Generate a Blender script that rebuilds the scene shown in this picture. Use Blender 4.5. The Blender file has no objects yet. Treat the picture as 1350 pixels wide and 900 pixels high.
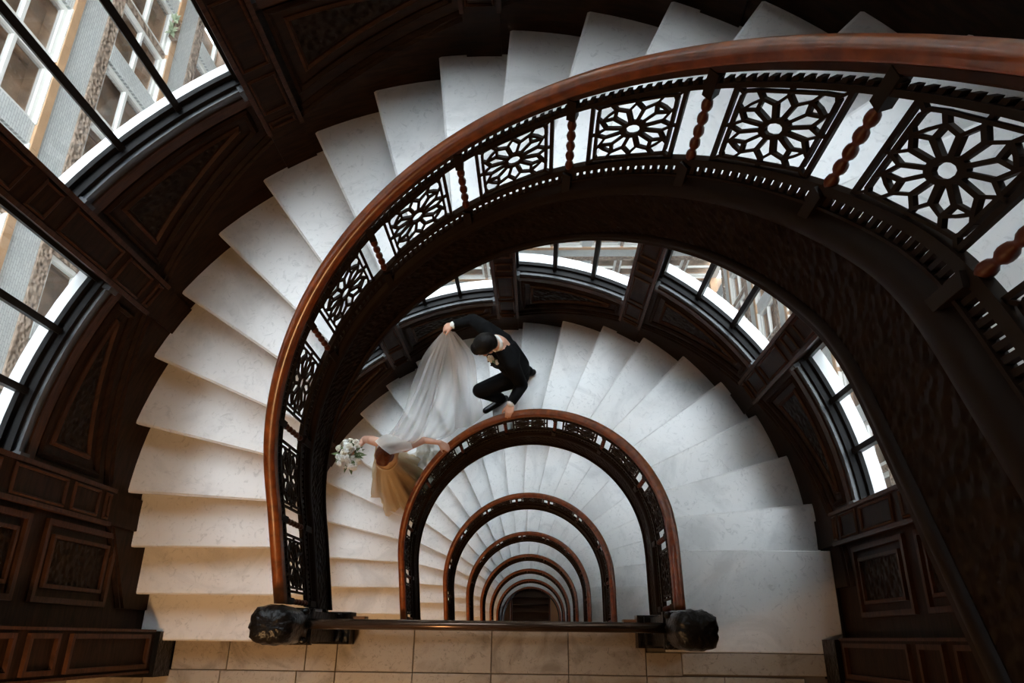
import bpy, bmesh, math, random
from mathutils import Vector, Matrix
from mathutils import noise as mnoise
random.seed(7)
scene = bpy.context.scene
col = scene.collection
PI = math.pi
rad = math.radians

# ------------------------------------------------------------------ camera
cam_data = bpy.data.cameras.new('camera')
cam_data.sensor_width = 36.0
cam_data.lens = 949.69 * 36.0 / 1350.0
cam_data.clip_start = 0.02
cam_data.clip_end = 300
cam = bpy.data.objects.new('camera', cam_data)
col.objects.link(cam)
CR = ((0.99940399, 0.00154952, 0.03448569), (0.01171456, 0.92448842, -0.3810301), (-0.03247204, 0.38120699, 0.92391926))
CL = (0.29280833, -0.12689835, 5.25458123)
cam.matrix_world = Matrix([list(CR[i]) + [CL[i]] for i in range(3)] + [[0, 0, 0, 1]])
scene.camera = cam

# ------------------------------------------------------------------ sky and exposure
world = bpy.data.worlds.new('overcast_sky')
scene.world = world
world.use_nodes = True
bgn = world.node_tree.nodes['Background']
bgn.inputs['Color'].default_value = (0.80, 0.90, 1.0, 1)
bgn.inputs['Strength'].default_value = 7.0
vs = scene.view_settings
vs.view_transform = 'Standard'
vs.look = 'None'
vs.gamma = 1.0
vs.use_curve_mapping = False
vs.exposure = 1.0
scene.cycles.max_bounces = 8
scene.cycles.transparent_max_bounces = 16

# ------------------------------------------------------------------ materials
def new_mat(name):
    m = bpy.data.materials.new(name); m.use_nodes = True
    nt = m.node_tree
    return m, nt, nt.nodes['Principled BSDF']

def plain(name, c, rough=0.5, metal=0.0, spec=0.5, bump=None, var=0.0, vscale=6.0, coat=0.0, subs=None):
    m, nt, b = new_mat(name)
    b.inputs['Base Color'].default_value = (*c, 1)
    b.inputs['Roughness'].default_value = rough
    b.inputs['Metallic'].default_value = metal
    b.inputs['Specular IOR Level'].default_value = spec
    b.inputs['Coat Weight'].default_value = coat
    b.inputs['Coat Roughness'].default_value = 0.15
    tc = nt.nodes.new('ShaderNodeTexCoord')
    if var > 0:
        n = nt.nodes.new('ShaderNodeTexNoise'); n.inputs['Scale'].default_value = vscale; n.inputs['Detail'].default_value = 5
        nt.links.new(tc.outputs['Object'], n.inputs['Vector'])
        r = nt.nodes.new('ShaderNodeValToRGB')
        r.color_ramp.elements[0].position = 0.3; r.color_ramp.elements[1].position = 0.7
        r.color_ramp.elements[0].color = (*[x * (1 - var) for x in c], 1)
        r.color_ramp.elements[1].color = (*[min(1, x * (1 + var)) for x in c], 1)
        nt.links.new(n.outputs['Fac'], r.inputs['Fac'])
        nt.links.new(r.outputs['Color'], b.inputs['Base Color'])
    if bump:
        kind, sc, st, dist = bump
        if kind == 'noise':
            t = nt.nodes.new('ShaderNodeTexNoise'); t.inputs['Detail'].default_value = 4; out = t.outputs['Fac']
        else:
            t = nt.nodes.new('ShaderNodeTexVoronoi'); t.feature = 'SMOOTH_F1'; out = t.outputs['Distance']
        t.inputs['Scale'].default_value = sc
        nt.links.new(tc.outputs['Object'], t.inputs['Vector'])
        bp = nt.nodes.new('ShaderNodeBump'); bp.inputs['Strength'].default_value = st; bp.inputs['Distance'].default_value = dist
        nt.links.new(out, bp.inputs['Height']); nt.links.new(bp.outputs['Normal'], b.inputs['Normal'])
    return m

def marble(name, base, vein, scale=2.2, rough=0.32, amount=0.5):
    m, nt, b = new_mat(name)
    tc = nt.nodes.new('ShaderNodeTexCoord')
    oi = nt.nodes.new('ShaderNodeObjectInfo')
    add = nt.nodes.new('ShaderNodeVectorMath'); add.operation = 'MULTIPLY_ADD'
    nt.links.new(oi.outputs['Random'], add.inputs[0]); add.inputs[1].default_value = (7, 11, 5)
    nt.links.new(tc.outputs['Object'], add.inputs[2])
    n1 = nt.nodes.new('ShaderNodeTexNoise'); n1.inputs['Scale'].default_value = scale; n1.inputs['Detail'].default_value = 8; n1.inputs['Roughness'].default_value = 0.62; n1.inputs['Distortion'].default_value = 1.6
    nt.links.new(add.outputs[0], n1.inputs['Vector'])
    r1 = nt.nodes.new('ShaderNodeValToRGB')
    e = r1.color_ramp.elements
    e[0].position = 0.35; e[0].color = (0.35, 0.35, 0.35, 1); e[1].position = 0.5; e[1].color = (1, 1, 1, 1)
    nt.links.new(n1.outputs['Fac'], r1.inputs['Fac'])
    n2 = nt.nodes.new('ShaderNodeTexNoise'); n2.inputs['Scale'].default_value = scale * 9; n2.inputs['Detail'].default_value = 6; n2.inputs['Roughness'].default_value = 0.7; n2.inputs['Distortion'].default_value = 2.0
    nt.links.new(add.outputs[0], n2.inputs['Vector'])
    r2 = nt.nodes.new('ShaderNodeValToRGB'); e = r2.color_ramp.elements
    e[0].position = 0.34; e[0].color = (0.0, 0.0, 0.0, 1); e[1].position = 0.45; e[1].color = (1, 1, 1, 1)
    nt.links.new(n2.outputs['Fac'], r2.inputs['Fac'])
    mul = nt.nodes.new('ShaderNodeMix'); mul.data_type = 'RGBA'; mul.blend_type = 'MULTIPLY'; mul.inputs[0].default_value = 0.8
    nt.links.new(r1.outputs['Color'], mul.inputs[6]); nt.links.new(r2.outputs['Color'], mul.inputs[7])
    mx = nt.nodes.new('ShaderNodeMix'); mx.data_type = 'RGBA'
    mp = nt.nodes.new('ShaderNodeMapRange'); mp.inputs['To Min'].default_value = amount; mp.inputs['To Max'].default_value = 0.0
    nt.links.new(mul.outputs[2], mp.inputs['Value']); nt.links.new(mp.outputs['Result'], mx.inputs[0])
    mx.inputs[6].default_value = (*base, 1); mx.inputs[7].default_value = (*vein, 1)
    nt.links.new(mx.outputs[2], b.inputs['Base Color'])
    b.inputs['Roughness'].default_value = rough
    return m

def wood(name, c1, c2, scale, rough, stretch=(1, 1, 6), coat=0.0, bump=0.15, spec=0.5):
    m, nt, b = new_mat(name)
    tc = nt.nodes.new('ShaderNodeTexCoord'); mp = nt.nodes.new('ShaderNodeMapping'); mp.inputs['Scale'].default_value = stretch
    nt.links.new(tc.outputs['Object'], mp.inputs['Vector'])
    n = nt.nodes.new('ShaderNodeTexNoise'); n.inputs['Scale'].default_value = scale; n.inputs['Detail'].default_value = 6; n.inputs['Distortion'].default_value = 0.6
    nt.links.new(mp.outputs['Vector'], n.inputs['Vector'])
    r = nt.nodes.new('ShaderNodeValToRGB'); r.color_ramp.elements[0].position = 0.3; r.color_ramp.elements[1].position = 0.72
    r.color_ramp.elements[0].color = (*c1, 1); r.color_ramp.elements[1].color = (*c2, 1)
    nt.links.new(n.outputs['Fac'], r.inputs['Fac']); nt.links.new(r.outputs['Color'], b.inputs['Base Color'])
    bp = nt.nodes.new('ShaderNodeBump'); bp.inputs['Strength'].default_value = bump; bp.inputs['Distance'].default_value = 0.004
    nt.links.new(n.outputs['Fac'], bp.inputs['Height']); nt.links.new(bp.outputs['Normal'], b.inputs['Normal'])
    b.inputs['Specular IOR Level'].default_value = spec; b.inputs['Roughness'].default_value = rough; b.inputs['Coat Weight'].default_value = coat; b.inputs['Coat Roughness'].default_value = 0.12
    return m

M = {}
M['tread'] = marble('white_marble', (0.72, 0.70, 0.685), (0.36, 0.35, 0.345), 1.6, 0.34, 0.55)
M['tile'] = marble('veined_floor_marble', (0.37, 0.315, 0.26), (0.11, 0.09, 0.072), 2.6, 0.35, 0.8)
M['grout'] = plain('floor_bed', (0.16, 0.13, 0.10), 0.8)
M['wood'] = wood('dark_oak', (0.010, 0.0045, 0.0023), (0.030, 0.0125, 0.006), 7, 0.5, spec=0.08)
M['wood2'] = wood('dark_oak_moulding', (0.026, 0.0105, 0.005), (0.070, 0.027, 0.012), 9, 0.42, spec=0.14)
M['carved'] = plain('carved_oak', (0.012, 0.006, 0.003), 0.5, spec=0.1, bump=('vor', 26, 1.0, 0.03), var=0.3, vscale=9)
M['rail'] = wood('mahogany', (0.105, 0.023, 0.004), (0.26, 0.064, 0.011), 5, 0.3, (3, 3, 3), 0.35, 0.05)
M['bed'] = wood('dark_mahogany', (0.016, 0.005, 0.002), (0.035, 0.010, 0.003), 5, 0.4, (3, 3, 3), 0.0, 0.05, 0.2)
M['iron'] = plain('bronzed_iron', (0.013, 0.0068, 0.0036), 0.5, 0.0, 0.08)
M['string'] = plain('stringer_relief', (0.010, 0.0046, 0.0023), 0.55, 0.0, 0.05, bump=('vor', 34, 0.9, 0.02), var=0.35, vscale=14)
M['cap'] = plain('stringer_cap', (0.012, 0.0056, 0.0028), 0.5, 0.0, 0.08)
M['copper'] = plain('copper_brown', (0.075, 0.019, 0.0075), 0.4, 0.0, 0.2, var=0.2, vscale=20)
M['black'] = plain('black_carved_wood', (0.006, 0.005, 0.0045), 0.28, 0.0, 0.22, bump=('noise', 30, 0.5, 0.02))
M['bar'] = plain('dark_metal_bar', (0.10, 0.065, 0.045), 0.22, 0.7)
M['brownwood'] = wood('plain_brown_wood', (0.13, 0.055, 0.02), (0.22, 0.10, 0.04), 6, 0.4)
M['sill'] = plain('sill_paint', (0.05, 0.053, 0.06), 0.3, 0.0, 0.35)
M['frame'] = plain('window_frame_paint', (0.010, 0.009, 0.009), 0.45, 0.0, 0.10)
M['ledge'] = plain('white_terracotta', (0.82, 0.82, 0.82), 0.5)
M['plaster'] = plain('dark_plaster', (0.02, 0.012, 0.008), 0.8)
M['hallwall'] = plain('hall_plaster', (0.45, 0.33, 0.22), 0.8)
M['orange'] = plain('orange_terracotta', (0.48, 0.29, 0.16), 0.6, var=0.12, vscale=3)
M['ornament'] = plain('brown_ornament', (0.30, 0.22, 0.165), 0.8, bump=('vor', 9, 1.0, 0.12), var=0.35, vscale=6)
M['wframe'] = plain('white_window_paint', (0.68, 0.66, 0.62), 0.5)
M['ground'] = plain('court_roof', (0.25, 0.24, 0.23), 0.8, var=0.2, vscale=0.7)
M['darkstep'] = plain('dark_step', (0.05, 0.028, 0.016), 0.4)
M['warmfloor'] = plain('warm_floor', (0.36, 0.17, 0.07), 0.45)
M['skin'] = plain('skin', (0.62, 0.34, 0.24), 0.5)
M['suit'] = plain('black_suit', (0.004, 0.004, 0.0045), 0.8, spec=0.1)
M['shoe'] = plain('black_leather', (0.006, 0.006, 0.006), 0.3)
M['hairdark'] = plain('black_hair', (0.005, 0.0035, 0.003), 0.5, spec=0.2, bump=('noise', 90, 0.4, 0.01))
M['hairred'] = plain('auburn_hair', (0.12, 0.030, 0.009), 0.45, spec=0.2, bump=('noise', 80, 0.4, 0.01), var=0.3, vscale=40)
M['shirt'] = plain('white_cotton', (0.8, 0.8, 0.78), 0.7)
M['petal'] = plain('cream_petal', (0.80, 0.75, 0.64), 0.6)
M['petalw'] = plain('white_petal', (0.85, 0.84, 0.80), 0.6)
M['paleleaf'] = plain('pale_leaf', (0.30, 0.34, 0.22), 0.6)
M['leaf'] = plain('green_leaf', (0.10, 0.14, 0.05), 0.55, var=0.3, vscale=20)
M['lip'] = plain('lip', (0.45, 0.14, 0.12), 0.4)
M['eye'] = plain('eye', (0.03, 0.02, 0.015), 0.2)

def brick_mat():
    m, nt, b = new_mat('white_glazed_brick')
    tc = nt.nodes.new('ShaderNodeTexCoord')
    sp = nt.nodes.new('ShaderNodeSeparateXYZ'); cb = nt.nodes.new('ShaderNodeCombineXYZ')
    nt.links.new(tc.outputs['Object'], sp.inputs[0]); nt.links.new(sp.outputs['X'], cb.inputs['X']); nt.links.new(sp.outputs['Z'], cb.inputs['Y'])
    br = nt.nodes.new('ShaderNodeTexBrick')
    br.inputs['Scale'].default_value = 1.0; br.inputs['Brick Width'].default_value = 0.21; br.inputs['Row Height'].default_value = 0.07; br.inputs['Mortar Size'].default_value = 0.006
    br.inputs['Color1'].default_value = (0.60, 0.61, 0.59, 1); br.inputs['Color2'].default_value = (0.52, 0.53, 0.52, 1); br.inputs['Mortar'].default_value = (0.32, 0.33, 0.32, 1)
    nt.links.new(cb.outputs[0], br.inputs['Vector']); nt.links.new(br.outputs['Color'], b.inputs['Base Color'])
    b.inputs['Roughness'].default_value = 0.35
    return m
M['brick'] = brick_mat()

def glass_mat(name, tint, fac):
    m = bpy.data.materials.new(name); m.use_nodes = True; nt = m.node_tree; nt.nodes.clear()
    o = nt.nodes.new('ShaderNodeOutputMaterial'); t = nt.nodes.new('ShaderNodeBsdfTransparent'); g = nt.nodes.new('ShaderNodeBsdfGlossy'); x = nt.nodes.new('ShaderNodeMixShader')
    t.inputs['Color'].default_value = (*tint, 1); g.inputs['Roughness'].default_value = 0.02; x.inputs[0].default_value = fac
    nt.links.new(t.outputs[0], x.inputs[1]); nt.links.new(g.outputs[0], x.inputs[2]); nt.links.new(x.outputs[0], o.inputs[0])
    return m
M['glass'] = glass_mat('window_glass', (0.97, 0.98, 0.97), 0.05)
M['farglass'] = glass_mat('far_window_glass', (0.9, 0.9, 0.9), 0.05)
M['roomfloor'] = plain('room_floor', (0.30, 0.20, 0.13), 0.7, var=0.3, vscale=2)
M['room'] = plain('room_interior', (0.44, 0.30, 0.20), 0.9, var=0.55, vscale=1.1)

def cloth_mat(name, c, alpha, glit=0.0):
    m = bpy.data.materials.new(name); m.use_nodes = True; nt = m.node_tree; nt.nodes.clear()
    o = nt.nodes.new('ShaderNodeOutputMaterial'); t = nt.nodes.new('ShaderNodeBsdfTransparent'); x = nt.nodes.new('ShaderNodeMixShader')
    d = nt.nodes.new('ShaderNodeBsdfDiffuse'); d.inputs['Color'].default_value = (*c, 1)
    tl = nt.nodes.new('ShaderNodeBsdfTranslucent'); tl.inputs['Color'].default_value = (*c, 1)
    y = nt.nodes.new('ShaderNodeMixShader'); y.inputs[0].default_value = 0.35
    nt.links.new(d.outputs[0], y.inputs[1]); nt.links.new(tl.outputs[0], y.inputs[2])
    last = y
    if glit > 0:
        g = nt.nodes.new('ShaderNodeBsdfGlossy'); g.inputs['Roughness'].default_value = 0.35; g.inputs['Color'].default_value = (*[min(1, k * 1.6) for k in c], 1)
        z = nt.nodes.new('ShaderNodeMixShader'); z.inputs[0].default_value = glit
        tc = nt.nodes.new('ShaderNodeTexCoord'); n = nt.nodes.new('ShaderNodeTexNoise'); n.inputs['Scale'].default_value = 160
        bp = nt.nodes.new('ShaderNodeBump'); bp.inputs['Strength'].default_value = 0.9; bp.inputs['Distance'].default_value = 0.01
        nt.links.new(tc.outputs['Object'], n.inputs['Vector']); nt.links.new(n.outputs['Fac'], bp.inputs['Height']); nt.links.new(bp.outputs['Normal'], g.inputs['Normal'])
        nt.links.new(y.outputs[0], z.inputs[1]); nt.links.new(g.outputs[0], z.inputs[2]); last = z
    x.inputs[0].default_value = alpha
    nt.links.new(t.outputs[0], x.inputs[1]); nt.links.new(last.outputs[0], x.inputs[2]); nt.links.new(x.outputs[0], o.inputs[0])
    return m
M['veil'] = cloth_mat('sheer_tulle', (0.90, 0.89, 0.87), 0.40)
M['gown'] = cloth_mat('gold_tulle', (0.80, 0.55, 0.33), 0.62, 0.4)
M['lining'] = cloth_mat('gold_lining', (0.46, 0.29, 0.15), 1.0, 0.1)
M['gather'] = cloth_mat('gathered_tulle', (0.90, 0.88, 0.85), 0.8)
M['satin'] = cloth_mat('ivory_satin', (0.75, 0.72, 0.66), 1.0, 0.1)

# ------------------------------------------------------------------ object helpers
def link(o, parent=None):
    col.objects.link(o)
    if parent is not None: o.parent = parent
    return o
def mesh_of(name, verts, faces, mat, smooth=False):
    me = bpy.data.meshes.new(name)
    me.from_pydata([tuple(v) for v in verts], [], faces)
    me.materials.append(mat if not isinstance(mat, str) else M[mat])
    if smooth:
        for p in me.polygons: p.use_smooth = True
    bm = bmesh.new(); bm.from_mesh(me); bmesh.ops.recalc_face_normals(bm, faces=bm.faces); bm.to_mesh(me); bm.free()
    me.update()
    return me
def obj(name, me, parent=None, loc=None, rotz=None):
    o = bpy.data.objects.new(name, me)
    if loc is not None: o.location = loc
    if rotz is not None: o.rotation_euler = (0, 0, rotz)
    return link(o, parent)
def empty(name, loc=(0, 0, 0), rotz=0, label=None, cat=None, group=None, kind=None):
    o = bpy.data.objects.new(name, None); o.location = loc; o.rotation_euler = (0, 0, rotz); o.empty_display_size = 0.1
    link(o); tag(o, label, cat, group, kind)
    return o
def tag(o, label=None, cat=None, group=None, kind=None):
    if label: o['label'] = label
    if cat: o['category'] = cat
    if group: o['group'] = group
    if kind: o['kind'] = kind
    return o

class MB:
    def __init__(self): self.v = []; self.f = []
    def add(self, verts, faces):
        n = len(self.v); self.v += [tuple(p) for p in verts]; self.f += [tuple(i + n for i in f) for f in faces]; return self
    def box(self, x0, x1, y0, y1, z0, z1, ch=0.0):
        if ch <= 0:
            vs_ = [(x, y, z) for z in (z0, z1) for y in (y0, y1) for x in (x0, x1)]
            return self.add(vs_, [(0, 2, 3, 1), (4, 5, 7, 6), (0, 1, 5, 4), (2, 6, 7, 3), (0, 4, 6, 2), (1, 3, 7, 5)])
        c = ch
        ring = [(x0 + c, y0 + c), (x1 - c, y0 + c), (x1 - c, y1 - c), (x0 + c, y1 - c)]
        ring2 = [(x0, y0), (x1, y0), (x1, y1), (x0, y1)]
        vs_ = [(*p, z0) for p in ring2] + [(*p, z1 - c) for p in ring2] + [(*p, z1) for p in ring]
        fs = [(3, 2, 1, 0), (8, 9, 10, 11)]
        for k in range(4):
            j = (k + 1) % 4
            fs += [(k, j, 4 + j, 4 + k), (4 + k, 4 + j, 8 + j, 8 + k)]
        return self.add(vs_, fs)
    def hexa(self, p):      # eight corners: 4 bottom ring, 4 top ring
        return self.add(p, [(3, 2, 1, 0), (4, 5, 6, 7), (0, 1, 5, 4), (1, 2, 6, 5), (2, 3, 7, 6), (3, 0, 4, 7)])
    def lathe(self, prof, n=12, cx=0, cy=0):
        b = []
        for r, z in prof:
            for k in range(n):
                a = 2 * PI * k / n; b.append((cx + r * math.cos(a), cy + r * math.sin(a), z))
        fs = []
        for j in range(len(prof) - 1):
            for k in range(n):
                k2 = (k + 1) % n
                fs.append((j * n + k, j * n + k2, (j + 1) * n + k2, (j + 1) * n + k))
        fs.append(tuple(range(n - 1, -1, -1))); fs.append(tuple((len(prof) - 1) * n + k for k in range(n)))
        return self.add(b, fs)
    def loft(self, rings, closed=True, caps=True):
        n = len(rings[0]); b = [p for r in rings for p in r]; fs = []
        for j in range(len(rings) - 1):
            for k in range(n if closed else n - 1):
                k2 = (k + 1) % n
                fs.append((j * n + k, j * n + k2, (j + 1) * n + k2, (j + 1) * n + k))
        if caps and closed:
            fs.append(tuple(range(n - 1, -1, -1))); fs.append(tuple((len(rings) - 1) * n + k for k in range(n)))
        return self.add(b, fs)
    def tube(self, pts, r, n=8):
        pts = [Vector(p) for p in pts]; rings = []
        for k, p in enumerate(pts):
            d = (pts[min(k + 1, len(pts) - 1)] - pts[max(k - 1, 0)]).normalized()
            a = d.cross(Vector((0, 0, 1)))
            if a.length < 1e-3: a = d.cross(Vector((1, 0, 0)))
            a.normalize(); b = d.cross(a)
            rr = r[k] if isinstance(r, (list, tuple)) else r
            rings.append([p + (a * math.cos(2 * PI * j / n) + b * math.sin(2 * PI * j / n)) * rr for j in range(n)])
        return self.loft(rings)
    def capsule(self, p, q, r1, r2, n=12):
        p = Vector(p); q = Vector(q); d = (q - p); L = d.length
        d = d / L if L > 1e-6 else Vector((0, 0, 1))
        a = d.orthogonal().normalized(); b = d.cross(a); rings = []
        prof = [(-r1 * math.cos(t), r1 * math.sin(t)) for t in (0.12, 0.5, 1.0)] + [(0, r1), (L, r2)] + [(L + r2 * math.cos(t), r2 * math.sin(t)) for t in (1.0, 0.5, 0.12)]
        for h_, rr in prof:
            rings.append([p + d * h_ + (a * math.cos(2 * PI * j / n) + b * math.sin(2 * PI * j / n)) * rr for j in range(n)])
        return self.loft(rings)
    def ellipsoid(self, c, ax, ay, az, n=16, m=9):
        c = Vector(c); rings = []
        for j in range(1, m):
            t = PI * j / m
            rings.append([c + ax * (math.sin(t) * math.cos(2 * PI * k / n)) + ay * (math.sin(t) * math.sin(2 * PI * k / n)) + az * -math.cos(t) for k in range(n)])
        return self.loft(rings)
    def mesh(self, name, mat, smooth=False): return mesh_of(name, self.v, self.f, mat, smooth)
    def build(self, name, mat, parent=None, smooth=False, loc=None): return obj(name, self.mesh(name, mat, smooth), parent, loc)

# ------------------------------------------------------------------ stair geometry
Y0 = 0.587            # centre of the half circle
TH0 = -0.07666; DTH = 0.175834; RISE = 0.176823; N = 22; H = N * RISE
LEGSTEP = 0.279
RREF = 1.07; YA = 0.04; L1 = Y0 - YA; LARC = PI * RREF; LEND = 2 * L1 + LARC
RW = 2.36             # face of the wall
def at(s, r, z=0.0):
    if s < L1: return Vector((r, YA + s, z))
    if s < L1 + LARC:
        t = (s - L1) / RREF
        return Vector((r * math.cos(t), Y0 + r * math.sin(t), z))
    return Vector((-r, Y0 - (s - L1 - LARC), z))
def s_of_theta(t): return L1 + t * RREF
def s_of_i(i):
    t = TH0 + i * DTH
    if t < 0: return L1 + t / DTH * LEGSTEP
    if t > PI: return L1 + LARC + (t - PI) / DTH * LEGSTEP
    return L1 + t * RREF
def i_of_s(s):
    if s < L1: return ((s - L1) / LEGSTEP * DTH - TH0) / DTH
    if s > L1 + LARC: return (PI + (s - L1 - LARC) / LEGSTEP * DTH - TH0) / DTH
    return ((s - L1) / RREF - TH0) / DTH
def make_zn(climb):
    def raw(s):
        i = i_of_s(s)
        if i < 0: i = i * 0.75 if climb else i * 0.2
        return -i * RISE
    tab = []
    S0 = -1.0
    for k in range(int((LEND + 2.0) / 0.01) + 1):
        s = S0 + k * 0.01
        tab.append(sum(raw(s + d * 0.02) for d in range(-5, 6)) / 11)
    def f(s):
        x = (s - S0) / 0.01; k = max(0, min(len(tab) - 2, int(x))); u = x - k
        return tab[k] * (1 - u) + tab[k + 1] * u
    return f
zn_std = make_zn(False); zn_top = make_zn(True)

def sweep(prof, zn, s0, s1, step=0.04):
    n = max(2, int((s1 - s0) / step)); rings = []
    for k in range(n + 1):
        s = s0 + (s1 - s0) * k / n
        rings.append([at(s, r, zn(s) + z) for r, z in prof])
    return MB().loft(rings)
def seg_slab(s0, s1, r0, r1, z0, z1, n=6, nose=0.0):
    # curved slab between two radial lines; nose rounds the front (s1) edge
    mb = MB(); rings = []
    ss = [s0 + (s1 - s0) * k / n for k in range(n + 1)]
    c = 0.008
    for k, s in enumerate(ss):
        zz1 = z1
        rings.append([at(s, r0, z0), at(s, r1, z0), at(s, r1, z1 - (c if k in (n,) else 0)), at(s, r0, z1 - (c if k in (n,) else 0))])
    # bevel the front edge: insert a ring just before the front
    s = s1 - (s1 - s0) * 0.03
    rings.insert(n, [at(s, r0, z0), at(s, r1, z0), at(s, r1, z1), at(s, r0, z1)])
    return mb.loft(rings)

# star panel in (a, t) coordinates
def star_strips():
    P = lambda r, d: (r * math.cos(rad(d)), r * math.sin(rad(d)))
    S = []
    w = 0.0105
    for k in range(12):
        a = 30 * k
        S.append((P(0.034, a), P(0.034, a + 30), 0.017))
        S.append((P(0.040, a + 15), P(0.098, a + 15), w + 0.003))
        S.append((P(0.098, a + 15), P(0.132, a), w)); S.append((P(0.098, a + 15), P(0.132, a + 30), w))
    A, T = 0.150, 0.165
    B = 0.128; BT = 0.145
    for sx in (-1, 1):
        S.append(((sx * A, -T), (sx * A, T), 0.013))
        S.append(((sx * B, -0.085), (sx * B, 0.085), w)); S.append(((-0.085, sx * BT), (0.085, sx * BT), w))
        for sy in (-1, 1):
            c = lambda x, y: (sx * x, sy * y)
            # corner hexagon along the diagonal, arms to frame
            S += [(c(0.066, 0.114), c(0.085, BT), w), (c(0.114, 0.066), c(B, 0.085), w),
                  (c(0.085, BT), c(0.120, BT - 0.003), w), (c(B, 0.085), c(0.127, 0.125), w), (c(0.120, BT - 0.003), c(0.127, 0.125), w),
                  (c(0.127, 0.14), c(A, T), w), (c(0.092, 0.092), c(0.066, 0.114), w), (c(0.092, 0.092), c(0.114, 0.066), w)]
        S.append(((sx * 0.13, 0), (sx * A, 0), w)); S.append(((0, sx * 0.13), (0, sx * T), w))
        for q in (-1, 1):
            S.append(((sx * 0.066, q * 0.114), (sx * 0.06, q * T), w)) if False else None
    return S
STRIPS = star_strips()
PC = 0.375
def star_panel(sc, zn):
    mb = MB(); r0, r1 = 1.112, 1.124
    def mp(a, t, r): s = sc + a; return at(s, r, zn(s) + PC + t)
    for p, q, w in STRIPS:
        dx, dy = q[0] - p[0], q[1] - p[1]; L = math.hypot(dx, dy); ux, uy = dx / L, dy / L; e = w * 0.35
        m = max(1, int(L / 0.11))
        for j in range(m):
            t0 = -e if j == 0 else L * j / m; t1 = L + e if j == m - 1 else L * (j + 1) / m
            cs = [(p[0] + ux * t0 - uy * w / 2, p[1] + uy * t0 + ux * w / 2), (p[0] + ux * t1 - uy * w / 2, p[1] + uy * t1 + ux * w / 2),
                  (p[0] + ux * t1 + uy * w / 2, p[1] + uy * t1 - ux * w / 2), (p[0] + ux * t0 + uy * w / 2, p[1] + uy * t0 - ux * w / 2)]
            mb.hexa([mp(*c, r0) for c in cs] + [mp(*c, r1) for c in cs])
    return mb.mesh('star_panel', 'iron')
def teeth(zn, s0, s1, z0, z1, pitch, duty, r0, r1):
    mb = MB(); n = int((s1 - s0) / pitch)
    for k in range(n):
        a = s0 + (k + 0.5) * pitch - pitch * duty / 2; b = a + pitch * duty
        mb.hexa([at(a, r0, zn(a) + z0), at(b, r0, zn(b) + z0), at(b, r1, zn(b) + z0), at(a, r1, zn(a) + z0),
                 at(a, r0, zn(a) + z1), at(b, r0, zn(b) + z1), at(b, r1, zn(b) + z1), at(a, r1, zn(a) + z1)])
    return mb
def spindle_mesh():
    mb = MB()
    mb.box(-0.026, 0.020, -0.017, 0.017, -0.10, 0.070)
    mb.box(-0.018, 0.018, -0.017, 0.017, 0.385, 0.49)
    nb = len(mb.f)
    prof = [(0.013, 0.070)]
    z = 0.080
    for k in range(5):
        prof += [(0.0095, z), (0.0155, z + 0.011), (0.0180, z + 0.025), (0.0155, z + 0.039), (0.0095, z + 0.050)]
        z += 0.0595
    prof += [(0.012, z + 0.01)]
    mb.lathe(prof, 10)
    me = mb.mesh('spindle', 'copper'); me.materials.append(M['iron'])
    for k, p in enumerate(me.polygons):
        if k < nb: p.material_index = 1
        else: p.use_smooth = True
    return me
SPINDLE = spindle_mesh()
PITCH = LEND / 10

RAILPROF = [(1.112, 0.626), (1.100, 0.630), (1.097, 0.640), (1.102, 0.650), (1.099, 0.662), (1.102, 0.678), (1.113, 0.690), (1.131, 0.695), (1.149, 0.690),
            (1.161, 0.678), (1.165, 0.662), (1.161, 0.650), (1.167, 0.640), (1.163, 0.630), (1.151, 0.626)]
BEDPROF = [(1.110, 0.596), (1.103, 0.604), (1.103, 0.627), (1.140, 0.627), (1.140, 0.604), (1.132, 0.596)]
CAPPROF = [(1.138, 0.117), (1.128, 0.117), (1.116, 0.108), (1.112, 0.092), (1.096, 0.082), (1.087, 0.06), (1.085, 0.03), (1.093, 0.004), (1.108, -0.012), (1.138, -0.012)]
STRPROF = [(1.158, -0.011), (1.108, -0.011), (1.108, -0.29), (1.158, -0.29)]
LIPPROF = [(1.158, -0.289), (1.102, -0.289), (1.092, -0.305), (1.094, -0.325), (1.104, -0.335), (1.100, -0.352), (1.108, -0.366), (1.158, -0.366)]
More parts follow.
